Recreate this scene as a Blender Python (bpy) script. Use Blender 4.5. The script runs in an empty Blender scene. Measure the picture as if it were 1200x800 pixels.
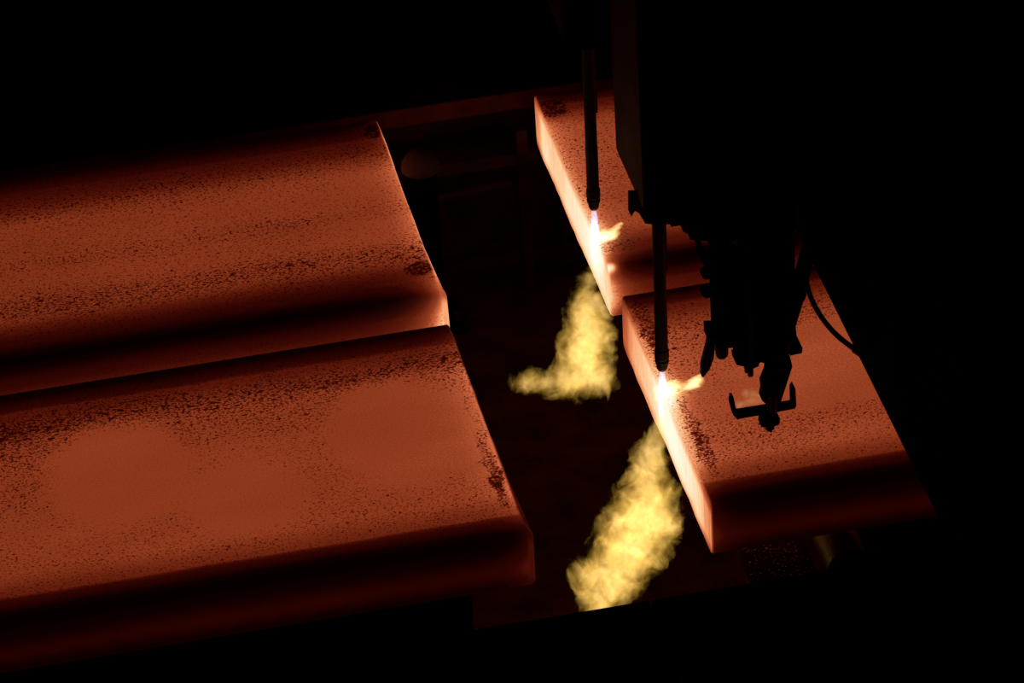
import bpy, bmesh, math, random
from mathutils import Vector, Matrix, noise as mnoise

# ------------------------------------------------------------------ camera, world, exposure
SC = bpy.context.scene
COL = SC.collection
F_PX = 5839.14
CAM = Vector((-2.7302, -15.0039, 11.0613))
FW = Vector((0.147913, 0.818281, -0.555462))
RT = Vector((0.976541, -0.209708, -0.048891))
UP = Vector((0.156492, 0.5352, 0.830103))
cd = bpy.data.cameras.new('camera')
cam = bpy.data.objects.new('camera', cd)
COL.objects.link(cam)
cd.sensor_width = 36.0
cd.lens = F_PX / 1200 * 36
cd.clip_end = 200
R3 = Matrix((RT, UP, -FW)).transposed()
cam.matrix_world = Matrix.Translation(CAM) @ R3.to_4x4()
SC.camera = cam

world = bpy.data.worlds.new('dark_hall')
SC.world = world
world.use_nodes = True
world.node_tree.nodes['Background'].inputs[0].default_value = (0.6, 0.25, 0.15, 1)
world.node_tree.nodes['Background'].inputs[1].default_value = 0.0004

SC.view_settings.view_transform = 'Standard'
SC.view_settings.look = 'None'
SC.view_settings.gamma = 1.0
SC.view_settings.use_curve_mapping = False
SC.view_settings.exposure = 0.0
SC.cycles.max_bounces = 4
SC.cycles.diffuse_bounces = 2
SC.cycles.glossy_bounces = 2
# The scene has no lamps: all light comes from the incandescent steel and the flames.

# ------------------------------------------------------------------ dimensions (metres)
T = 0.25                       # slab thickness
WL, WU, GAP = 1.501, 1.432, 0.21
YU = WL + GAP                  # front side of the far strand
XR = 0.711                     # cut end of the slabs on the right
FLOOR_Z = -1.0
BEAM_X, BEAM_Z = 1.215, 0.8


def at(px, py, Y=None, Z=None, X=None):
    """A point of the place: the photograph's sight line met with a real plane."""
    d = FW + RT * ((px - 600) / F_PX) - UP * ((py - 400) / F_PX)
    if Y is not None:
        t = (Y - CAM.y) / d.y
    elif Z is not None:
        t = (Z - CAM.z) / d.z
    else:
        t = (X - CAM.x) / d.x
    return CAM + d * t


def srgb(r, g, b):
    def f(c):
        c /= 255
        return c / 12.92 if c <= 0.04045 else ((c + 0.055) / 1.055) ** 2.4
    return (f(r), f(g), f(b), 1)


# ------------------------------------------------------------------ node helper
class NT:
    def __init__(self, tree):
        self.t = tree
        tree.nodes.clear()

    def n(self, kind, **kw):
        nd = self.t.nodes.new(kind)
        for k, v in kw.items():
            setattr(nd, k, v)
        return nd

    def put(self, sock, v):
        if isinstance(v, bpy.types.NodeSocket):
            self.t.links.new(v, sock)
        elif v is not None:
            sock.default_value = v

    def m(self, op, a, b=None, c=None, clamp=False):
        nd = self.n('ShaderNodeMath', operation=op)
        nd.use_clamp = clamp
        self.put(nd.inputs[0], a)
        self.put(nd.inputs[1], b)
        if c is not None:
            self.put(nd.inputs[2], c)
        return nd.outputs[0]

    def add(self, *a):
        r = a[0]
        for x in a[1:]:
            r = self.m('ADD', r, x)
        return r

    def mul(self, *a):
        r = a[0]
        for x in a[1:]:
            r = self.m('MULTIPLY', r, x)
        return r

    def sub(self, a, b):
        return self.m('SUBTRACT', a, b)

    def mx(self, a, b):
        return self.m('MAXIMUM', a, b)

    def mn(self, a, b):
        return self.m('MINIMUM', a, b)

    def rng(self, v, a, b, lo=0.0, hi=1.0, mode='SMOOTHSTEP'):
        nd = self.n('ShaderNodeMapRange', interpolation_type=mode)
        nd.clamp = True if mode == 'LINEAR' else nd.clamp
        self.put(nd.inputs[0], v)
        for i, x in enumerate((a, b, lo, hi)):
            self.put(nd.inputs[1 + i], x)
        return nd.outputs[0]

    def gauss(self, v, c, s):
        u = self.m('DIVIDE', self.sub(v, c), s)
        return self.m('EXPONENT', self.mul(self.mul(u, u), -1.0))

    def ellipse(self, x, y, e, soft=0.35):
        cx, cy, rx, ry = e
        u = self.m('DIVIDE', self.sub(x, cx), rx)
        v = self.m('DIVIDE', self.sub(y, cy), ry)
        d = self.m('SQRT', self.add(self.mul(u, u), self.mul(v, v)))
        return self.rng(d, 1 - soft, 1 + soft, 1.0, 0.0)

    def noise(self, vec, scale, detail=2.0, rough=0.5, dist=0.0, out='Fac'):
        nd = self.n('ShaderNodeTexNoise')
        self.put(nd.inputs['Vector'], vec)
        nd.inputs['Scale'].default_value = scale
        nd.inputs['Detail'].default_value = detail
        nd.inputs['Roughness'].default_value = rough
        nd.inputs['Distortion'].default_value = dist
        return nd.outputs[out]

    def scaled(self, vec, s, off=(0, 0, 0)):
        nd = self.n('ShaderNodeMapping')
        self.put(nd.inputs[0], vec)
        nd.inputs['Scale'].default_value = s
        nd.inputs['Location'].default_value = off
        return nd.outputs[0]

    def ramp(self, fac, stops, interp='LINEAR'):
        nd = self.n('ShaderNodeValToRGB')
        cr = nd.color_ramp
        cr.interpolation = interp
        while len(cr.elements) > 1:
            cr.elements.remove(cr.elements[-1])
        cr.elements[0].position = stops[0][0]
        cr.elements[0].color = stops[0][1]
        for p, c in stops[1:]:
            e = cr.elements.new(p)
            e.color = c
        self.put(nd.inputs[0], fac)
        return nd.outputs[0]

    def coords(self):
        tc = self.n('ShaderNodeTexCoord')
        sp = self.n('ShaderNodeSeparateXYZ')
        self.t.links.new(tc.outputs['Object'], sp.inputs[0])
        return tc.outputs['Object'], sp.outputs[0], sp.outputs[1], sp.outputs[2]


def new_mat(name):
    m = bpy.data.materials.new(name)
    m.use_nodes = True
    return m, NT(m.node_tree)


def metal_mat(name, col, rough=0.6, metallic=0.4, var=0.5, scale=9.0, bump=0.25, spec=0.3):
    m, t = new_mat(name)
    vec, x, y, z = t.coords()
    n1 = t.noise(vec, scale, 6, 0.6)
    c2 = tuple(min(1, c * (1 + var)) for c in col[:3]) + (1,)
    c1 = tuple(c * (1 - var) for c in col[:3]) + (1,)
    colr = t.ramp(n1, [(0.3, c1), (0.7, c2)])
    b = t.n('ShaderNodeBsdfPrincipled')
    t.put(b.inputs['Base Color'], colr)
    b.inputs['Metallic'].default_value = metallic
    b.inputs['Specular IOR Level'].default_value = spec
    t.put(b.inputs['Roughness'], t.rng(n1, 0.2, 0.8, rough - 0.12, min(1, rough + 0.15), 'LINEAR'))
    bp = t.n('ShaderNodeBump')
    bp.inputs['Strength'].default_value = bump
    bp.inputs['Distance'].default_value = 0.01
    t.put(bp.inputs['Height'], t.noise(vec, scale * 6, 5, 0.6))
    t.put(b.inputs['Normal'], bp.outputs[0])
    o = t.n('ShaderNodeOutputMaterial')
    t.put(o.inputs[0], b.outputs[0])
    return m


M_BLACK = metal_mat('sooty_painted_steel', (0.0018, 0.0010, 0.0009), 0.9, 0.0, spec=0.01)
M_STEEL = metal_mat('sooty_bare_steel', (0.022, 0.005, 0.004), 0.6, 0.2, spec=0.2)
M_TORCH = metal_mat('torch_steel', (0.008, 0.0025, 0.002), 0.6, 0.1, spec=0.2)
M_HOSE = metal_mat('black_rubber', (0.003, 0.002, 0.002), 0.8, 0.0, spec=0.1)
M_BACKRAIL = metal_mat('lit_rusty_rail_steel', (0.11, 0.012, 0.009), 0.9, 0.0, spec=0.1)  # brighter, redder copy of the rail steel; slab glow put into its colour
M_RAIL = metal_mat('rusty_rail_steel', (0.030, 0.0055, 0.004), 0.9, 0.0, spec=0.1)
M_ROLL = metal_mat('worn_roller_steel', (0.10, 0.05, 0.035), 0.45, 0.5, spec=0.3)
M_FLOOR = metal_mat('slag_covered_floor', (0.027, 0.0058, 0.0030), 0.95, 0.0, 0.6, 5.0, 0.6, spec=0.0)
M_CRUMB = metal_mat('slag_crumb', (0.25, 0.20, 0.17), 0.3, 0.6)


# ------------------------------------------------------------------ mesh helpers
def link(name, bm, mat, parent=None, smooth=False, bevel=0.0, seg=2):
    me = bpy.data.meshes.new(name)
    bmesh.ops.recalc_face_normals(bm, faces=bm.faces)
    bm.to_mesh(me)
    bm.free()
    me.materials.append(mat)
    if smooth:
        for p in me.polygons:
            p.use_smooth = True
    o = bpy.data.objects.new(name, me)
    COL.objects.link(o)
    if bevel:
        md = o.modifiers.new('bevel', 'BEVEL')
        md.width = bevel
        md.segments = seg
        md.limit_method = 'ANGLE'
    if parent is not None:
        o.parent = parent
        o.matrix_parent_inverse = Matrix.Translation(-parent.location)
    return o


def tag(o, label, cat, group=None, kind=None):
    if kind:
        o['kind'] = kind
    if label:
        o['label'] = label
    if cat:
        o['category'] = cat
    if group:
        o['group'] = group
    return o


def thing(name, label, cat, loc=(0, 0, 0), group=None, kind=None):
    o = bpy.data.objects.new(name, None)
    COL.objects.link(o)
    o.location = loc
    o.empty_display_size = 0.1
    return tag(o, label, cat, group, kind)


def box(x0, x1, y0, y1, z0, z1, bm=None):
    bm = bm or bmesh.new()
    v = [bm.verts.new((x, y, z)) for x in (x0, x1) for y in (y0, y1) for z in (z0, z1)]
    for f in ((0, 1, 3, 2), (4, 6, 7, 5), (0, 4, 5, 1), (2, 3, 7, 6), (0, 2, 6, 4), (1, 5, 7, 3)):
        bm.faces.new([v[i] for i in f])
    return bm


def prism(pts, depth, bm=None):
    """Polygon of points in a plane of constant Y, given depth metres of thickness in +Y."""
    bm = bm or bmesh.new()
    a = [bm.verts.new(p) for p in pts]
    b = [bm.verts.new(Vector(p) + Vector((0, depth, 0))) for p in pts]
    bm.faces.new(a)
    bm.faces.new(b[::-1])
    n = len(a)
    for i in range(n):
        bm.faces.new((a[i], b[i], b[(i + 1) % n], a[(i + 1) % n]))
    return bm


def plate(pix, Y, depth, bm=None):
    return prism([at(px, py, Y=Y) for px, py in pix], depth, bm)


def tube(pts, rad, seg=12, bm=None):
    bm = bm or bmesh.new()
    pts = [Vector(p) for p in pts]
    rads = rad if isinstance(rad, (list, tuple)) else [rad] * len(pts)
    rings = []
    for i, p in enumerate(pts):
        d = (pts[min(i + 1, len(pts) - 1)] - pts[max(i - 1, 0)])
        if d.length < 1e-9:
            d = Vector((0, 0, 1))
        d.normalize()
        a = d.orthogonal() if abs(d.z) < 0.95 else d.cross(Vector((0, 1, 0)))
        a.normalize()
        b = d.cross(a)
        rings.append([bm.verts.new(p + (a * math.cos(2 * math.pi * k / seg) + b * math.sin(2 * math.pi * k / seg)) * rads[i])
                      for k in range(seg)])
    for r0, r1 in zip(rings, rings[1:]):
        for k in range(seg):
            bm.faces.new((r0[k], r0[(k + 1) % seg], r1[(k + 1) % seg], r1[k]))
    bm.faces.new(rings[0][::-1])
    bm.faces.new(rings[-1])
    return bm


def lathe(cx, cy, prof, seg=20, bm=None):
    return tube([(cx, cy, z) for r, z in prof], [r for r, z in prof], seg, bm)


def spline(pts, n=8):
    pts = [Vector(p) for p in pts]
    P = [pts[0]] + pts + [pts[-1]]
    out = []
    for i in range(1, len(P) - 2):
        p0, p1, p2, p3 = P[i - 1:i + 3]
        for k in range(n):
            t = k / n
            out.append(0.5 * ((2 * p1) + (p2 - p0) * t + (2 * p0 - 5 * p1 + 4 * p2 - p3) * t * t + (3 * p1 - p0 - 3 * p2 + p3) * t ** 3))
    out.append(pts[-1])
    return out


# ------------------------------------------------------------------ the hall floor and the run-out bed
floor = link('floor', box(-14, 14, -10, 22, FLOOR_Z - 0.2, FLOOR_Z), M_FLOOR)
tag(floor, 'dark slag covered floor of the run-out pit', None, kind='structure')
wall = link('wall_back', box(-14, 14, 21, 21.3, FLOOR_Z, 9), M_FLOOR)
tag(wall, 'black far wall of the casting hall', None, kind='structure')


def i_rail(name, y0, y1, ztop, label, x0=-4.0, x1=4.5, top=None):
    t = thing(name, label, 'rail', ((x0 + x1) / 2, (y0 + y1) / 2, FLOOR_Z))
    ym = (y0 + y1) / 2
    link('top_flange', box(x0, x1, y0, y1, ztop - 0.09, ztop), top or M_RAIL, t, bevel=0.008)
    link('web', box(x0, x1, ym - 0.03, ym + 0.03, FLOOR_Z + 0.06, ztop - 0.09), M_RAIL, t)
    link('bottom_flange', box(x0, x1, y0, y1, FLOOR_Z, FLOOR_Z + 0.06), M_RAIL, t, bevel=0.008)
    x = x0 + 0.35
    while x < x1:
        link('stiffener', box(x, x + 0.02, y0 + 0.01, y1 - 0.01, FLOOR_Z + 0.06, ztop - 0.09), M_RAIL, t)
        x += 0.9
    return t


dk = thing('front_rail_cover', 'black walkway deck in front of the nearer strand, the front rail widened to hide lit floor', 'cover', (0, -1.6, FLOOR_Z))  # seen edge is the front rail; wide black top added to hide lit floor
for i in range(8):
    x0 = -4.4 + i * 1.2
    link('deck_plate', box(x0, x0 + 1.192, -2.6, -0.30, -0.208, -0.178), M_BLACK, dk, bevel=0.004)
link('edge_beam', box(-4.4, 5.2, -0.38, -0.31, -0.50, -0.21), M_BLACK, dk, bevel=0.004)
for x in (-4.0, -2.2, 2.4, 4.6):
    link('deck_leg', box(x, x + 0.1, -0.5, -0.4, FLOOR_Z, -0.21), M_BLACK, dk)
    link('deck_leg', box(x, x + 0.1, -2.5, -2.4, FLOOR_Z, -0.21), M_BLACK, dk)
bf = thing('floor_screen_right', 'black base frame added to hide lit floor under the nearer right slab beside the lit roller', 'screen', (2.1, -0.3, FLOOR_Z))  # black box added so the ground under this slab end stays dark
link('screen_top', box(1.33, 3.4, -0.29, 0.70, -0.44, -0.36), M_BLACK, bf, bevel=0.006)
for x in (1.36, 3.2):
    link('screen_leg', box(x, x + 0.12, -0.25, -0.15, FLOOR_Z, -0.44), M_BLACK, bf)
lf = thing('floor_screen_left', 'black side frame added to hide lit floor under the nearer left slab', 'screen', (-2.3, 0.08, FLOOR_Z))  # added black plate blocks the view of lit ground beneath the slab
link('side_plate', box(-4.3, -0.22, 0.06, 0.10, FLOOR_Z + 0.04, -0.275), M_BLACK, lf, bevel=0.004)
link('foot_plate', box(-4.3, -0.22, 0.02, 0.22, FLOOR_Z, FLOOR_Z + 0.04), M_BLACK, lf)
for x in (-3.8, -2.7, -1.6, -0.5):
    link('rib', box(x, x + 0.03, 0.10, 0.20, FLOOR_Z + 0.04, -0.30), M_BLACK, lf)
link('screen_skirt', box(1.34, 3.38, -0.285, -0.265, FLOOR_Z, -0.44), M_BLACK, bf)
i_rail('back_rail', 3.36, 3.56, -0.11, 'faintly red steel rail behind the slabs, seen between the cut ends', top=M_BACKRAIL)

# lower ledge with a post in front of the far rail
lt = thing('pit_ledge', 'low dim red ledge with a post below the far rail', 'ledge', (0.35, 3.2, FLOOR_Z))
link('ledge_plate', box(-0.15, 0.72, 3.16, 3.34, -0.36, -0.30), M_RAIL, lt, bevel=0.006)
link('ledge_post', box(0.62, 0.67, 3.14, 3.22, FLOOR_Z, -0.18), M_FLOOR, lt, bevel=0.006)
link('ledge_leg', box(-0.10, -0.02, 3.18, 3.30, FLOOR_Z, -0.36), M_RAIL, lt, bevel=0.006)
link('tie_bar', tube([(0.0, 3.19, -0.5), (0.6, 3.19, -0.46)], 0.018), M_RAIL, lt)

# bearing dome in the pit
bc = at(492, 186, Y=3.0)
bt = thing('bearing_housing', 'rounded dull red bearing housing in the pit between the far slabs', 'bearing', (bc.x, 3.0, FLOOR_Z))
link('dome', lathe(bc.x, 3.0, [(0.06, bc.z - 0.06), (0.085, bc.z - 0.05), (0.082, bc.z - 0.02), (0.06, bc.z + 0.015), (0.03, bc.z + 0.032), (0.01, bc.z + 0.036)]), M_RAIL, bt, smooth=True)
link('pedestal', box(bc.x - 0.06, bc.x + 0.06, 2.94, 3.06, FLOOR_Z + 0.05, bc.z - 0.06), M_BLACK, bt)
link('foot', box(bc.x - 0.14, bc.x + 0.14, 2.88, 3.12, FLOOR_Z, FLOOR_Z + 0.05), M_BLACK, bt)
for sx in (-0.11, 0.11):
    link('bolt', lathe(bc.x + sx, 2.93, [(0.016, FLOOR_Z + 0.05), (0.016, FLOOR_Z + 0.08)], 6), M_STEEL, bt)


# rollers under the strands
def roller(x, y0, y1, label, group='table rollers under the slabs'):
    r = 0.085
    zc = -T - r
    t = thing('table_roller', label, 'roller', (x, (y0 + y1) / 2, FLOOR_Z), group)
    link('barrel', tube([(x, y0, zc), (x, y0 + 0.02, zc), (x, y1 - 0.02, zc), (x, y1, zc)], [r - 0.015, r, r, r - 0.015], 36), M_ROLL, t, smooth=False)
    link('axle', tube([(x, y0 - 0.07, zc), (x, y1 + 0.07, zc)], 0.035, 16), M_STEEL, t)
    for yy in (y0 - 0.045, y1 + 0.045):
        link('bearing_block', box(x - 0.06, x + 0.06, yy - 0.03, yy + 0.03, FLOOR_Z, zc + 0.05), M_FLOOR, t, bevel=0.012)
    return t


roller(-0.70, 0.75, WL - 0.1, 'steel table roller under the nearer left slab')
roller(-1.60, 0.75, WL - 0.1, 'steel table roller under the nearer left slab, farther from its cut end')
roller(-0.70, YU + 0.12, YU + WU - 0.1, 'steel table roller under the farther left slab')
roller(-1.60, YU + 0.12, YU + WU - 0.1, 'steel table roller under the farther left slab, farther from its cut end')
roller(1.225, -0.12, WL - 0.1, 'steel roller whose lit end shows below the nearer right slab')
roller(1.25, YU + 0.12, YU + WU - 0.1, 'steel table roller under the farther right slab')

# slag crumbs on a shelf behind the front rail
sh = thing('slag_shelf', 'dark narrow shelf tucked under the nearer right slab', 'shelf', (0.93, 0.1, FLOOR_Z))
link('shelf_plate', box(0.86, 1.12, -0.15, 0.35, -0.43, -0.40), M_FLOOR, sh, bevel=0.004)
for x in (0.88, 1.04):
    link('shelf_leg', box(x, x + 0.06, 0.1, 0.16, FLOOR_Z, -0.43), M_RAIL, sh)
rnd = random.Random(3)
bm = bmesh.new()
for i in range(260):
    x = rnd.gauss(0.99, 0.08)
    y = rnd.uniform(-0.10, 0.22)
    if not 0.87 < x < 1.11:
        continue
    s = rnd.uniform(0.002, 0.006)
    mm = Matrix.Translation((x, y, -0.40 + s * 0.75)) @ Matrix.Rotation(rnd.uniform(0, 6), 4, 'Z') @ Matrix.Diagonal((s, s * rnd.uniform(0.6, 1), s * 0.8, 1))
    bmesh.ops.create_icosphere(bm, subdivisions=1, radius=1, matrix=mm)
cr = link('slag_crumbs', bm, M_CRUMB)
tag(cr, 'glinting slag crumbs lying under the nearer right slab', 'slag', kind='stuff')


# ------------------------------------------------------------------ the slabs
HOT = [(0.00, srgb(2, 0, 0)), (0.10, srgb(17, 0, 0)), (0.22, srgb(48, 5, 2)), (0.34, srgb(88, 22, 8)), (0.44, srgb(122, 45, 21)),
       (0.52, srgb(147, 60, 31)), (0.62, srgb(196, 95, 58)), (0.74, srgb(246, 158, 105)), (0.86, srgb(255, 214, 166)), (1.0, srgb(255, 250, 225))]


def slab_mat(name, W, sgn, front, back, rows, clean, spots, end_face, end_top, base=0.0, seed=0.0, corner=0.0, side_gain=1.0, end_fade=0.06, gain=1.0):
    """Incandescent steel. Heat follows the casting: the long corners have cooled, the cut ends show the hot core
    and the torch's kerf is hottest. Loose dark mill scale lies on it in flakes.
    sgn: +1 if the slab runs towards +x from its cut end, -1 otherwise. Origin: top of the front corner at the cut end."""
    m, t = new_mat(name)
    vec, x, y, z = t.coords()
    e = t.mul(x, float(sgn))                          # metres from the cut end
    hyf, hyb = y, t.sub(W, y)
    hz = t.mul(z, -1.0)
    hzb = t.add(z, T)
    wob = t.mul(t.sub(t.noise(t.scaled(vec, (1.2, 3, 3), (seed, 0, 0)), 2.0, 3), 0.5), 0.022)
    df = t.add(t.mx(hyf, t.mul(hz, side_gain)), wob)
    db = t.add(t.mx(hyb, t.mul(hz, side_gain)), wob)

    def edge(d, w, step, lo, jump):
        s = t.rng(d, step - 0.008, step + 0.012)
        cool = t.rng(d, 0.015, step, 0.06, lo, 'LINEAR')
        warm = t.rng(d, step, w, lo + jump, 1.0, 'SMOOTHSTEP')
        return t.add(t.mul(cool, t.sub(1.0, s)), t.mul(warm, s))
    hf = edge(df, *front)
    hb = edge(db, *back)
    heat = t.mn(hf, hb)
    low = t.noise(t.scaled(vec, (0.7, 1.6, 1.6), (seed, 3, 0)), 1.7, 3)
    heat = t.mul(heat, t.rng(low, 0.3, 0.7, 0.955 * gain, 1.025 * gain, 'LINEAR'), t.rng(e, 0.0, 2.0, 1.03, 0.945, 'LINEAR'))
    # the bottom corner of the narrow side cools too
    side = t.rng(hyf, 0.0, 0.03, 1.0, 0.0)
    heat = t.mul(heat, t.sub(1.0, t.mul(side, t.rng(hzb, 0.0, 0.11, 0.75, 0.0))))
    # mill scale flakes
    sv = t.scaled(vec, (0.72, 1.0, 1.0), (seed * 1.7, 0, 0))
    n1 = t.noise(sv, 95.0, 2.0, 0.55, 0.2)
    n2 = t.noise(sv, 42.0, 4.0, 0.66, 0.3)
    n3 = t.noise(t.scaled(sv, (0.9, 1, 1), (7, 2, 0)), 150.0, 1.0, 0.5)
    clump = t.noise(t.scaled(vec, (0.8, 1.6, 1.0), (seed, 1, 0)), 3.2, 4.0, 0.6)
    dens = t.mul(t.sub(clump, 0.5), 0.55)
    wy = t.add(y, t.mul(t.sub(t.noise(t.scaled(vec, (1, 1, 1), (seed, 5, 0)), 1.3, 3), 0.5), 0.14))
    for (c, s, a) in rows:
        dens = t.add(dens, t.mul(t.gauss(wy, c, s), a))
    ew = t.add(e, t.mul(t.sub(t.noise(vec, 9.0, 3), 0.5), 0.10))
    yw = t.add(y, t.mul(t.sub(t.noise(t.scaled(vec, (1, 1, 1), (4, 0, 0)), 9.0, 3), 0.5), 0.10))
    for (el, a) in clean:
        dens = t.add(dens, t.mul(t.ellipse(ew, yw, el), a))
    dens = t.add(dens, base)
    thr = t.sub(0.625, t.mul(dens, 0.20))
    f1 = t.rng(t.sub(n1, thr), 0.0, 0.045)
    f2 = t.rng(t.sub(n2, t.add(thr, 0.035)), 0.0, 0.03)
    f3 = t.rng(t.sub(n3, t.add(thr, -0.01)), 0.0, 0.05)
    fl = t.mx(t.mx(t.mul(f1, 0.75), t.mul(f2, 0.9)), t.mul(f3, 0.5))
    fl = t.mul(fl, t.rng(t.mx(df, 0.0), 0.05, 0.16, 0.15, 1.0), t.rng(hz, 0.0, 0.05, 1.0, 0.35))
    grain = t.noise(sv, 150.0, 2.0, 0.6)
    heat = t.mul(heat, t.rng(grain, 0.3, 0.7, 0.93, 1.05, 'LINEAR'))
    # heat near and on the cut end
    top_glow = t.mul(t.m('EXPONENT', t.mul(t.mx(e, 0.0), -1.0 / end_fade)), end_top)
    heat = t.add(heat, top_glow)
    if corner:
        cg = t.mul(t.m('EXPONENT', t.mul(t.mx(e, 0.0), -1.0 / 0.10)), t.gauss(hyf, 0.0, 0.16), corner)
        heat = t.add(heat, cg)
    heat = t.mul(heat, t.sub(1.0, t.mul(fl, 0.66)))
    face = t.rng(e, -0.004, 0.010, 1.0, 0.0)
    streak = t.noise(t.scaled(vec, (1, 60, 5), (0, 0, 0)), 1.0, 3.0, 0.6)
    core = t.mul(t.rng(t.mn(hz, hzb), 0.0, 0.06, 0.78, 1.0), t.rng(streak, 0.25, 0.75, 0.90, 1.06, 'LINEAR'), end_face)
    core = t.mul(core, t.rng(t.mn(hyf, hyb), 0.0, 0.22, 0.80, 1.0))
    heat = t.add(t.mul(heat, t.sub(1.0, face)), t.mul(core, face))
    for (sx, sy, sz, rx, ry, rz, a) in spots:
        q = None
        for c, s0, r0 in ((e, sx, rx), (y, sy, ry), (z, sz, rz)):
            u = t.m('DIVIDE', t.sub(c, s0), r0)
            q = t.mul(u, u) if q is None else t.add(q, t.mul(u, u))
        heat = t.add(heat, t.mul(t.m('EXPONENT', t.mul(q, -1.0)), a))
    colr = t.ramp(t.mul(heat, 0.52), HOT)
    b = t.n('ShaderNodeBsdfPrincipled')
    b.inputs['Base Color'].default_value = (0.05, 0.035, 0.03, 1)
    b.inputs['Roughness'].default_value = 0.85
    t.put(b.inputs['Emission Color'], colr)
    b.inputs['Emission Strength'].default_value = 1.0
    bp = t.n('ShaderNodeBump')
    bp.inputs['Strength'].default_value = 0.3
    bp.inputs['Distance'].default_value = 0.004
    t.put(bp.inputs['Height'], t.add(fl, t.mul(grain, 0.5)))
    t.put(b.inputs['Normal'], bp.outputs[0])
    o = t.n('ShaderNodeOutputMaterial')
    t.put(o.inputs[0], b.outputs[0])
    return m


def slab(name, loc, W, L, sgn, mat, label, flare=0.0, seed=0):
    """Cast slab: rounded long corners, flame-cut end slightly wavy. Origin at the top front corner of the cut end."""
    r = 0.022
    prof = []
    for (cy, cz, a0) in ((r, -r, 180), (W - r, -r, 90), (W - r, -T + r, 0), (r, -T + r, -90)):
        for k in range(5):
            a = math.radians(a0 - 90 * k / 4)
            prof.append((cy + r * math.cos(a), cz + r * math.sin(a)))
        if a0 == 180:
            prof += [(W * i / 40, 0.0) for i in range(1, 40)]
        if a0 == 90:
            prof += [(W, -T * i / 6) for i in range(1, 6)]
        if a0 == 0:
            prof += [(W * (1 - i / 40), -T) for i in range(1, 40)]
        if a0 == -90:
            prof += [(0.0, -T + T * i / 6) for i in range(1, 6)]
    bm = bmesh.new()
    xs = [0.0, 0.008, 0.03, 0.1, 0.25, 0.5, 0.9, 1.5, 2.2, L]
    rings = []
    for i, x in enumerate(xs):
        ring = []
        for (py, pz) in prof:
            w = 0.0
            if i < 4:
                f = (1.0, 0.9, 0.6, 0.2)[i]
                w = mnoise.noise(Vector((py * 14, pz * 3, seed * 7.7))) * 0.004 * f
                w += mnoise.noise(Vector((py * 3, pz * 2, seed * 3.1 + 5))) * 0.008 * f
                g = max(0.0, 1 - py / 0.13)
                w -= flare * g * g * f
            yy, zz = py, pz
            if i == 0:      # slightly melted arris at the cut
                yy = W / 2 + (py - W / 2) * (1 - 0.012 / W)
                zz = -T / 2 + (pz + T / 2) * (1 - 0.012 / T)
            ring.append(bm.verts.new((sgn * (x + w), yy, zz)))
        rings.append(ring)
    n = len(prof)
    for r0, r1 in zip(rings, rings[1:]):
        for k in range(n):
            bm.faces.new((r0[k], r0[(k + 1) % n], r1[(k + 1) % n], r1[k]))
    # end caps: strips between the top and bottom edge so the cut face keeps its shape
    for ring in (rings[0], rings[-1]):
        bm.faces.new(ring)
    o = link(name, bm, mat, None, smooth=False)
    o.location = loc
    return tag(o, label, 'slab', 'glowing steel slabs')


# front / back = (width over which the edge warms up, distance of the scale line, heat at the scale line)
m_ll = slab_mat('hot_steel_near_left', WL, -1, (0.30, 0.13, 0.52, 0.24), (0.36, 0.15, 0.50, 0.14),
                rows=[(1.22, 0.10, 0.50), (1.02, 0.12, 0.22), (0.30, 0.12, 0.06)],
                clean=[((1.44, 0.82, 0.26, 0.30), -0.9), ((1.0, 0.52, 0.22, 0.22), -0.6), ((0.33, 0.80, 0.25, 0.32), -0.9), ((0.08, 0.66, 0.12, 0.25), -0.5),
                       ((0.040, 0.55, 0.030, 0.32), 0.9), ((1.9, 1.0, 0.3, 0.3), 0.2)],
                spots=[], end_face=0.62, end_top=0.26, base=0.0, seed=1.3, side_gain=0.56, gain=0.985)
m_ul = slab_mat('hot_steel_far_left', WU, -1, (0.36, 0.12, 0.42, 0.04), (0.44, 0.16, 0.46, 0.06),
                rows=[(0.36, 0.10, 0.42), (0.70, 0.06, 0.22), (1.12, 0.10, 0.28)],
                clean=[((0.05, 0.22, 0.06, 0.05), 0.8), ((0.03, 1.33, 0.04, 0.06), 0.9), ((0.15, 0.75, 0.2, 0.3), -0.12)],
                spots=[], end_face=1.8, end_top=0.30, base=0.02, seed=4.1, corner=0.8, side_gain=1.35, gain=0.93)
m_lr = slab_mat('hot_steel_near_right', WL, 1, (0.30, 0.13, 0.52, 0.22), (0.34, 0.12, 0.50, 0.10),
                rows=[(1.18, 0.12, 0.30), (0.95, 0.1, 0.14), (0.42, 0.10, 0.20), (0.28, 0.08, 0.06)],
                clean=[((0.80, 0.80, 0.40, 0.26), -1.0), ((0.45, 0.62, 0.22, 0.12), -0.45), ((0.06, 0.44, 0.028, 0.28), 0.5), ((0.05, 1.25, 0.035, 0.2), 0.5)],
                spots=[(-0.01, 0.66, -0.06, 0.06, 0.34, 0.3, 0.36), (0.0, 0.76, 0.0, 0.07, 0.10, 0.1, 0.5)],
                end_face=1.66, end_top=0.30, base=0.0, seed=7.7, side_gain=0.50, gain=1.035)
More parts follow.
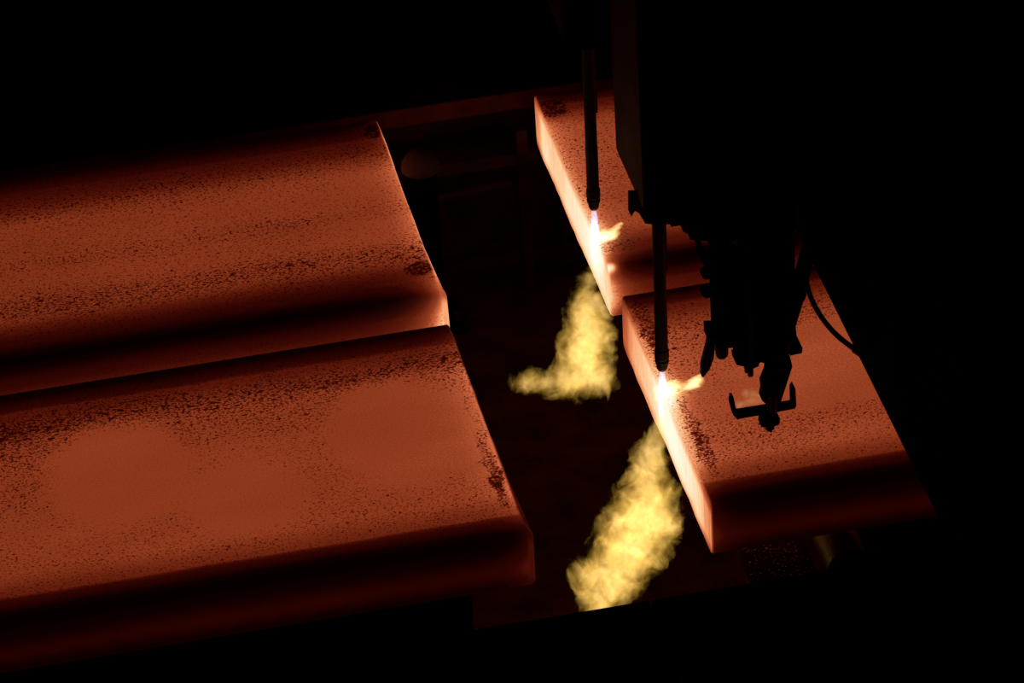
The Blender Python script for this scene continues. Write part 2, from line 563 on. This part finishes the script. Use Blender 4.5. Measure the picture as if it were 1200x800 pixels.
m_ur = slab_mat('hot_steel_far_right', WU, 1, (0.32, 0.10, 0.46, 0.04), (0.30, 0.12, 0.46, 0.1),
                rows=[(0.9, 0.3, 0.08), (0.45, 0.1, 0.05)],
                clean=[((0.05, 1.30, 0.07, 0.08), 0.7), ((0.07, 0.12, 0.06, 0.08), 0.4)],
                spots=[(-0.01, 0.22, -0.06, 0.06, 0.34, 0.3, 0.36), (0.0, 0.22, 0.0, 0.07, 0.10, 0.1, 0.5), (0.012, 0.01, -0.01, 0.025, 0.02, 0.02, 0.8)],
                end_face=1.80, end_top=0.28, base=0.02, seed=2.2, corner=0.55, side_gain=1.05, gain=1.0)

slab('steel_slab', (0.0, 0.0, 0), WL, 4.2, -1, m_ll, 'nearer of the two long glowing slabs on the left, with smooth round patches', flare=0.022, seed=1)
slab('steel_slab', (0.015, YU, 0), WU, 4.2, -1, m_ul, 'farther glowing slab on the left with bright lower cut corner', flare=0.02, seed=2)
slab('steel_slab', (XR, 0.0, 0), WL, 3.2, 1, m_lr, 'nearer glowing slab on the right, partly under the machine and its U-shaped yoke', seed=3)
slab('steel_slab', (XR - 0.002, YU, 0), WU, 3.2, 1, m_ur, 'farther glowing slab on the right, its cut end under the far torch', seed=4)


# ------------------------------------------------------------------ cutting machine: beam and carriages
bt = thing('gantry_beam', 'big black box beam crossing above the right slabs', 'beam', (2.4, 0.8, FLOOR_Z))
link('beam_body', box(BEAM_X, 2.6, -3.4, 5.5, BEAM_Z, 2.3), M_BLACK, bt, bevel=0.01)
link('bottom_flange', box(BEAM_X + 0.004, 2.66, -3.4, 5.5, BEAM_Z - 0.03, BEAM_Z), M_BLACK, bt)
for yy in (-3.3, 5.1):
    link('support_column', box(2.9, 3.3, yy, yy + 0.4, FLOOR_Z, 2.1), M_BLACK, bt, bevel=0.01)
    link('column_arm', box(2.5, 3.3, yy, yy + 0.4, 1.7, 2.1), M_BLACK, bt, bevel=0.01)
for yy in (-1.9, -0.9, 0.05, 3.6, 4.6):
    link('stiffener_plate', box(BEAM_X - 0.02, BEAM_X, yy, yy + 0.03, 1.05, 2.2), M_BLACK, bt)
for yy in (-1.4, 2.7, 4.1):
    link('cover_plate', box(BEAM_X - 0.012, BEAM_X, yy - 0.3, yy + 0.3, 1.3, 2.0), M_BLACK, bt, bevel=0.004)

# near carriage (holds the near torch)
TX1, TY1 = at(696, 245, Y=1.95).x, 1.95
TX2, TY2 = at(776, 434, Y=0.80).x, 0.80
c2 = thing('torch_carriage', 'black carriage on the beam holding the nearer torch', 'carriage', (0.9, 0.75, 0.8), 'torch carriages')
p = at(757, 255, Y=0.62)
hx0, hz0 = p.x, p.z
link('housing', box(hx0, BEAM_X - 0.022, 0.62, 1.10, hz0, 2.25), M_BLACK, c2, bevel=0.012)
link('lit_side_plate', box(hx0 - 0.012, hx0 - 0.002, 0.60, 1.06, hz0 + 0.05, 2.05), M_STEEL, c2, bevel=0.003)  # housing's own side face; paler red steel paints the slab glow on it
# ragged lower apron
apron = [(757, 240), (757, 262), (766, 263), (785, 263), (787, 266), (797, 264), (801, 272), (806, 274), (809, 281), (836, 283), (862, 282), (865, 250), (868, 245), (868, 235)]
link('apron_plate', plate(apron, 0.60, 0.02), M_BLACK, c2)
spur = [(737, 225), (737, 248), (740, 254), (744, 247), (749, 250), (756, 262), (762, 262), (762, 225)]
link('apron_corner', plate(spur, 0.74, 0.015), M_STEEL, c2)
link('torch_clamp', box(TX2 - 0.06, TX2 + 0.06, TY2 - 0.07, TY2 + 0.07, hz0 - 0.005, hz0 + 0.06), M_BLACK, c2, bevel=0.008)
for zz in (1.1, 1.5, 1.9):
    for xx in (hx0 + 0.05, BEAM_X - 0.06):
        link('bolt', tube([(xx, 0.605, zz), (xx, 0.62, zz)], 0.014, 6), M_STEEL, c2)

# far carriage (holds the far torch)
c1 = thing('torch_carriage', 'black carriage high on the beam holding the far torch', 'carriage', (0.9, 1.95, 1.0), 'torch carriages')
p = at(664, 62, Y=1.80)
gx0, gz0 = p.x, p.z
link('housing', box(gx0, BEAM_X - 0.022, 1.80, 2.25, gz0, 2.3), M_BLACK, c1, bevel=0.012)
link('lit_side_plate', prism([(gx0 - 0.02, 1.82, 2.2), (gx0 - 0.015, 1.82, gz0 + 0.08), (gx0 + 0.04, 1.82, gz0 - 0.02), (gx0 + 0.05, 1.82, 2.2)], 0.38), M_STEEL, c1)  # paler red steel here too, standing in for glow on this edge
link('torch_clamp', box(TX1 - 0.06, TX1 + 0.06, TY1 - 0.07, TY1 + 0.07, gz0 - 0.05, gz0 + 0.02), M_BLACK, c1, bevel=0.008)
link('clamp_knob', tube([(TX1 - 0.09, TY1, gz0 - 0.02), (TX1 - 0.055, TY1, gz0 - 0.02)], 0.022, 10), M_STEEL, c1)


def torch(x, y, ztip, ztop, label, lean):
    """Long cutting lance: nozzle tip, threaded collar, sleeve and pipe."""
    t = thing('cutting_torch', label, 'torch', (x, y, ztip), 'cutting torches')
    r = 0.0255

    def L(prof):
        return tube([(x + lean * (z - ztip), y, z) for _, z in prof], [q for q, _ in prof], 22)
    link('lance_tube', L([(r, ztip + 0.09), (r * 1.02, ztip + 0.30), (r * 0.97, ztip + 0.31), (r * 0.97, ztop)]), M_TORCH, t, smooth=False)
    cl = link('collar', L([(r * 1.02, ztip + 0.100), (r * 1.14, ztip + 0.094), (r * 1.14, ztip + 0.060), (r * 1.0, ztip + 0.052), (r * 1.12, ztip + 0.046), (r * 1.05, ztip + 0.034)]), M_TORCH, t)
    link('nozzle_tip', L([(r * 0.93, ztip + 0.036), (r * 0.86, ztip + 0.012), (r * 0.62, ztip), (r * 0.3, ztip), (r * 0.25, ztip + 0.02)]), M_STEEL, cl)
    link('gas_pipe', tube([(x + 0.028 + lean * (z - ztip), y + 0.012, z) for z in (ztip + 0.45, ztop)], 0.007, 8), M_TORCH, t)
    return t


zt1 = at(696, 244.5, Y=TY1).z
zt2 = at(776.5, 433, Y=TY2).z
torch(TX1, TY1, zt1, gz0 + 0.10, 'long black cutting torch with blue jet over the far right slab', 0.006)
torch(TX2, TY2, zt2, hz0 + 0.10, 'long black cutting torch with blue jet over the nearer right slab', 0.010)

# hanging tools right of the near torch ------------------------------------------------
YA = 0.50
la = thing('lifting_cylinder', 'black vertical cylinder hanging right of the nearer torch', 'cylinder', at(848, 410, Y=YA))
a0, a1 = at(848, 398, Y=YA), at(848, 262, Y=YA)
link('barrel', tube([(a0.x, YA, a0.z), (a0.x, YA, a0.z + 0.02), (a0.x, YA, a1.z)], [0.042, 0.047, 0.047], 24), M_BLACK, la)
b0 = at(846, 419, Y=YA)
link('rod_end', tube([(b0.x, YA, b0.z), (b0.x, YA, b0.z + 0.012), (b0.x, YA, b0.z + 0.045), (b0.x, YA, a0.z + 0.02)], [0.014, 0.024, 0.027, 0.027], 16), M_STEEL, la)
link('mount_plate', plate([(836, 385), (862, 381), (863, 404), (856, 408), (838, 403)], YA + 0.02, 0.03), M_BLACK, la)
link('mount_bracket', box(a0.x - 0.05, a0.x + 0.10, YA - 0.03, 0.64, hz0 - 0.06, hz0 + 0.12), M_BLACK, la, bevel=0.006)

pt = thing('pointed_finger', 'leaf shaped pointed steel finger left of the hanging cylinder', 'pointer', at(830, 415, Y=YA - 0.05))
link('blade', plate([(830, 388), (836, 387), (838.5, 402), (837, 420), (832, 433), (824.5, 443), (822, 441), (822.5, 428), (826, 414), (829, 402)], YA - 0.05, 0.03), M_STEEL, pt, bevel=0.004)
link('blade_clip', plate([(828.5, 385), (842, 384), (842, 396), (829, 398)], YA - 0.055, 0.06), M_BLACK, pt, bevel=0.004)

lk = thing('link_lever', 'thin slanted lever with round knobs beside the hanging cylinder', 'lever', at(828, 318, Y=YA))
link('lever_bar', plate([(815, 280), (820, 281), (834, 309), (834, 322), (829, 318), (818, 298)], YA, 0.02), M_BLACK, lk)
k1, k2 = at(828, 320, Y=YA), at(828, 342, Y=YA)
for k in (k1, k2):
    link('knob', tube([k + Vector((0, -0.02, 0)), k + Vector((0, -0.01, 0)), k + Vector((0, 0.02, 0)), k + Vector((0, 0.03, 0))], [0.016, 0.022, 0.022, 0.012], 12), M_BLACK, lk)
link('cross_pin', tube([k2, k2 + Vector((0.05, 0, 0))], 0.012, 10), M_BLACK, lk)
link('knob_stem', tube([k1, k1 + Vector((0.04, 0, 0.01))], 0.012, 10), M_BLACK, lk)

gc = thing('guide_column', 'wide black square guide column hanging in front of the beam', 'column', at(900, 420, Y=0.46))
link('column_body', plate([(872, 236), (932, 226), (932, 372), (934, 394), (938, 408), (934, 414), (912, 418), (905, 429), (891, 425), (890, 428), (882, 430), (866, 425), (862, 398), (858, 372), (861, 330), (872, 300)], 0.44, 0.12), M_BLACK, gc, bevel=0.006)
link('slide_strip', plate([(876, 240), (884, 239), (884, 424), (876, 422)], 0.425, 0.02), M_STEEL, gc, bevel=0.002)
link('slide_strip', plate([(914, 232), (922, 231), (922, 408), (914, 410)], 0.425, 0.02), M_STEEL, gc, bevel=0.002)
link('foot_block', plate([(862, 421), (868, 418), (872, 421), (889, 424), (890, 429), (884, 432), (876, 431), (868, 429), (863, 428)], 0.43, 0.07), M_BLACK, gc, bevel=0.003)
f0, f1 = at(879.5, 440, Y=0.46), at(879.5, 428, Y=0.46)
link('foot_bolt', tube([f0, f1], [0.012, 0.012], 6), M_STEEL, gc)
f0, f1 = at(874.5, 436.5, Y=0.46), at(874, 428, Y=0.46)
link('foot_bolt', tube([f0, f1], [0.006, 0.008], 6), M_STEEL, gc)
link('flange_lip', plate([(924, 411), (936, 406), (941, 408), (940, 414), (926, 417)], 0.425, 0.16), M_BLACK, gc, bevel=0.002)
link('hanger_plate', plate([(872, 205), (990, 190), (990, 232), (872, 244)], 0.47, 0.06), M_BLACK, gc, bevel=0.004)

ja = thing('jointed_arm', 'black tilted arm ending in a U-shaped yoke above the slab', 'arm', at(900, 480, Y=0.40))
link('arm_bar', plate([(902, 424), (926, 417), (929, 430), (915, 473), (907, 474), (898, 474), (893, 470), (895, 461), (894, 452), (899, 440)], 0.38, 0.06), M_BLACK, ja, bevel=0.004)
yk = link('yoke', plate([(857, 466), (860, 465.5), (863, 482), (866, 484), (928, 474), (927.5, 456), (930.5, 452), (932.5, 456), (933.5, 475), (932, 479), (900, 485), (864, 491.5), (859.5, 487), (856, 474)], 0.39, 0.035), M_BLACK, ja, bevel=0.002)
q0, q1 = at(903.5, 493, Y=0.37), at(906, 462, Y=0.37)
link('yoke_pin', tube([q0, q1], 0.019, 14), M_TORCH, ja)
link('knob', plate([(893, 492), (895, 490), (911, 488), (914, 490), (914, 496), (911, 498.5), (908, 499.5), (907, 498), (898, 499), (896, 501), (892, 500)], 0.35, 0.05), M_BLACK, ja)
link('knob_stud', plate([(898, 496), (908, 495), (907.5, 503), (905, 504), (904.5, 507), (899, 505)], 0.345, 0.035), M_BLACK, ja)
link('arm_bolt', tube([at(914, 436, Y=0.375), at(914, 436, Y=0.36)], 0.016, 6), M_STEEL, ja)

cb = thing('cable_conduit', 'thick black conduit slanting down beside the guide column', 'conduit', at(915, 400, Y=0.40))
pts = spline([at(975, 205, Y=0.44), at(960, 250, Y=0.42), at(946, 300, Y=0.40), at(934, 345, Y=0.40), at(922, 385, Y=0.40), at(916, 408, Y=0.41)], 6)
link('conduit_tube', tube(pts, 0.031, 14), M_HOSE, cb, smooth=True)
for i in (9, 18, 25):
    d = (pts[i + 1] - pts[i - 1]).normalized()
    link('clip_ring', tube([pts[i] - d * 0.012, pts[i] + d * 0.012], 0.035, 14), M_BLACK, cb)

hs = thing('gas_hose', 'thin black hose curving from the conduit to the beam', 'hose', at(960, 365, Y=0.2))
pts = spline([at(962, 262, Y=0.36), at(947, 295, Y=0.32), at(944, 320, Y=0.28), at(949, 345, Y=0.24), at(961, 369, Y=0.20), at(978, 390, Y=0.14), at(996, 405, Y=0.08), at(1012, 416, Y=0.0)], 6)
link('hose_tube', tube(pts, 0.0105, 10), M_HOSE, hs, smooth=True)
d = (pts[-1] - pts[-2]).normalized()
link('hose_fitting', tube([pts[-1] - d * 0.06, pts[-1] + d * 0.03], 0.015, 6), M_STEEL, hs)

# ------------------------------------------------------------------ flames (glowing gas: volume emission inside billowing shapes)
def flame_mat(name, blobs, lowc, highc, strength, scale, amp, step, stretch=(1, 1, 1), seed=0.0, bias=0.5, soft=(0.95, 0.10), n2lo=0.40):
    """Burning gas: density falls off from the flame's path and is torn up by turbulence."""
    m, t = new_mat(name)
    vec, x, y, z = t.coords()
    f = None
    for (c, r) in blobs:
        d = t.n('ShaderNodeVectorMath', operation='DISTANCE')
        t.put(d.inputs[0], vec)
        d.inputs[1].default_value = c
        q = t.m('DIVIDE', d.outputs['Value'], r)
        f = q if f is None else t.m('SMOOTH_MIN', f, q, 0.5)
    v = t.scaled(vec, stretch, (seed, seed * 2, 0))
    n1 = t.noise(v, scale, 6.0, 0.64, 0.8)
    g = t.add(f, t.mul(t.sub(n1, bias), amp))
    dens = t.rng(g, soft[0], soft[1], 0.0, 1.0)
    n2 = t.noise(v, scale * 1.9, 5.0, 0.65, 1.0)
    dens = t.mul(dens, t.rng(n2, 0.32, 0.68, n2lo, 1.0, 'LINEAR'))
    col = t.ramp(dens, [(0.0, lowc), (0.9, highc)])
    em = t.n('ShaderNodeEmission')
    t.put(em.inputs[0], col)
    t.put(em.inputs[1], t.mul(dens, strength))
    o = t.n('ShaderNodeOutputMaterial')
    t.put(o.inputs['Volume'], em.outputs[0])
    m.cycles.volume_step_rate = step
    return m


def blob_mesh(name, blobs, mat, voxel, disp, dscale, sub_r=None):
    """Billowing body: balls along the flame melted together and roughened by fractal noise."""
    bm = bmesh.new()
    for (c, r) in blobs:
        bmesh.ops.create_icosphere(bm, subdivisions=3, radius=1, matrix=Matrix.Translation(c) @ Matrix.Scale(r, 4))
    me0 = bpy.data.meshes.new(name)
    bm.to_mesh(me0)
    bm.free()
    tmp = bpy.data.objects.new(name, me0)
    COL.objects.link(tmp)
    md = tmp.modifiers.new('melt', 'REMESH')
    md.mode = 'VOXEL'
    md.voxel_size = voxel
    sm = tmp.modifiers.new('smooth', 'SMOOTH')
    sm.iterations = 4
    dg = bpy.context.evaluated_depsgraph_get()
    me = bpy.data.meshes.new_from_object(tmp.evaluated_get(dg))
    bpy.data.objects.remove(tmp)
    norms = [v.normal.copy() for v in me.vertices]
    for v, nn in zip(me.vertices, norms):
        q = v.co
        f = mnoise.fractal(q * dscale, 0.9, 2.1, 5)
        g = mnoise.turbulence(q * dscale * 2.3, 4, False)
        v.co = q + nn * (disp * (f + 0.55 * (g - 0.55)))
    me.materials.clear()
    me.materials.append(mat)
    for p in me.polygons:
        p.use_smooth = True
    me.name = name
    o = bpy.data.objects.new(name, me)
    COL.objects.link(o)
    return o


def chain(pix, Yf, n=2):
    """(px, py, radius in px) stations -> balls at depth Yf(py)."""
    out = []
    for (a, b) in zip(pix, pix[1:]):
        for k in range(n):
            s = k / n
            px, py, r = (a[i] + (b[i] - a[i]) * s for i in range(3))
            out.append((at(px, py, Y=Yf(py)), r / 303.0))
    px, py, r = pix[-1]
    out.append((at(px, py, Y=Yf(py)), r / 303.0))
    return out


YLO, YHI = (1.0, 0.55, 0.045, 1), (1.0, 0.64, 0.22, 1)
PLO, PHI = (1.0, 0.60, 0.12, 1), (1.0, 0.84, 0.45, 1)


def plume(blobs, seed, label):
    m = flame_mat('burning_gas_yellow', blobs, YLO, YHI, 12.5, 12.0, 2.7, 0.25, (1.0, 1.0, 0.85), seed, n2lo=0.30)
    o = blob_mesh('flame_plume', [(c, r * 1.1) for c, r in blobs], m, 0.012, 0.03, 9.0)
    return tag(o, label, 'flame', 'flame plumes')


yf1 = lambda py: 1.93 - (py - 300) / 165 * 0.12
plume(chain([(700, 304, 9), (693, 324, 13), (688, 345, 22), (688, 370, 31), (689, 396, 38), (686, 420, 40), (680, 440, 36)], yf1, 2)
      + chain([(664, 446, 28), (640, 448, 23), (620, 447, 22), (611, 449, 16)], yf1, 1)
      + chain([(700, 445, 28)], yf1, 1), 0.0, 'yellow billowing flame plume below the far torch with tail to the left')
yf2 = lambda py: 0.76 - (py - 480) / 235 * 0.36
plume(chain([(776, 486, 9), (771, 508, 15), (765, 530, 23), (761, 556, 32), (759, 584, 42), (753, 612, 50), (741, 637, 50), (726, 659, 44), (712, 682, 40), (706, 706, 32)], yf2, 2)
      + chain([(778, 612, 30), (688, 672, 28)], yf2, 1), 4.0, 'tall yellow flame plume falling below the nearer torch')


def jet(x, y, ztip, length, label):
    m, t = new_mat('preheat_jet_gas')
    vec, ox, oy, oz = t.coords()
    dn = t.m('DIVIDE', t.mul(oz, -1.0), length)
    col = t.ramp(dn, [(0.0, (0.42, 0.56, 1.0, 1)), (0.3, (0.55, 0.66, 1.0, 1)), (0.55, (1.0, 0.88, 0.85, 1)), (1.0, (1.0, 0.82, 0.55, 1))])
    fade = t.mul(t.rng(dn, 0.0, 0.06, 0.4, 1.0), t.rng(dn, 0.55, 1.0, 1.0, 0.0))
    em = t.n('ShaderNodeEmission')
    t.put(em.inputs[0], col)
    t.put(em.inputs[1], t.mul(fade, 25.0))
    o = t.n('ShaderNodeOutputMaterial')
    t.put(o.inputs['Volume'], em.outputs[0])
    m.cycles.volume_step_rate = 0.1
    prof = [(0.010, 0.0), (0.0125, -0.02), (0.016, -0.06), (0.021, -length * 0.5), (0.022, -length * 0.75), (0.014, -length)]
    bm = tube([(0, 0, z) for r, z in prof], [r for r, z in prof], 20)
    ob = link('torch_jet', bm, m, None, smooth=True)
    ob.location = (x, y, ztip - 0.001)
    return tag(ob, label, 'flame', 'torch jets')


jet(TX1, TY1, zt1, 0.30, 'blue white gas jet from the tip of the far torch')
jet(TX2, TY2, zt2, 0.27, 'blue white gas jet from the tip of the nearer torch')


def lick(Y, paths, label, seed, strength, amp=1.5):
    bl = []
    for p in paths:
        bl += chain(p, lambda py: Y, 2)
    m = flame_mat('burning_gas_pale', bl, PLO, PHI, strength, 30.0, amp, 0.25, (0.5, 1.0, 1.0), seed)
    o = blob_mesh('side_flame', [(c, r * 1.12) for c, r in bl], m, 0.004, 0.008, 24.0)
    return tag(o, label, 'flame', 'side flames')


lick(TY1 - 0.03, [[(700, 283, 12), (709, 279, 13), (717, 274, 10), (723, 267, 6), (728, 262, 4)], [(711, 284, 8)]],
     'small pale yellow flame blown right from the far jet', 3.0, 60.0)
lick(TY2 - 0.03, [[(780, 461, 17), (791, 460, 18), (803, 462, 14), (814, 465, 9)], [(806, 455, 10), (815, 449, 9), (820, 443, 7)], [(790, 469, 10), (802, 470, 8)]],
     'larger pale yellow flame blown right from the nearer jet', 11.0, 60.0, 2.4)
lick(0.50, [[(868, 474, 9), (881, 470, 11), (895, 468, 10)], [(874, 461, 8), (890, 462, 8)]],
     'faint pale flame licking the slab behind the U-shaped yoke', 7.0, 5.0, 2.4)
lick(TY2 - 0.04, [[(825, 463, 7), (834, 460, 6)], [(828, 469, 5)]],
     'tiny faint flame wisps drifting right of the nearer jet', 9.0, 9.0, 2.2)
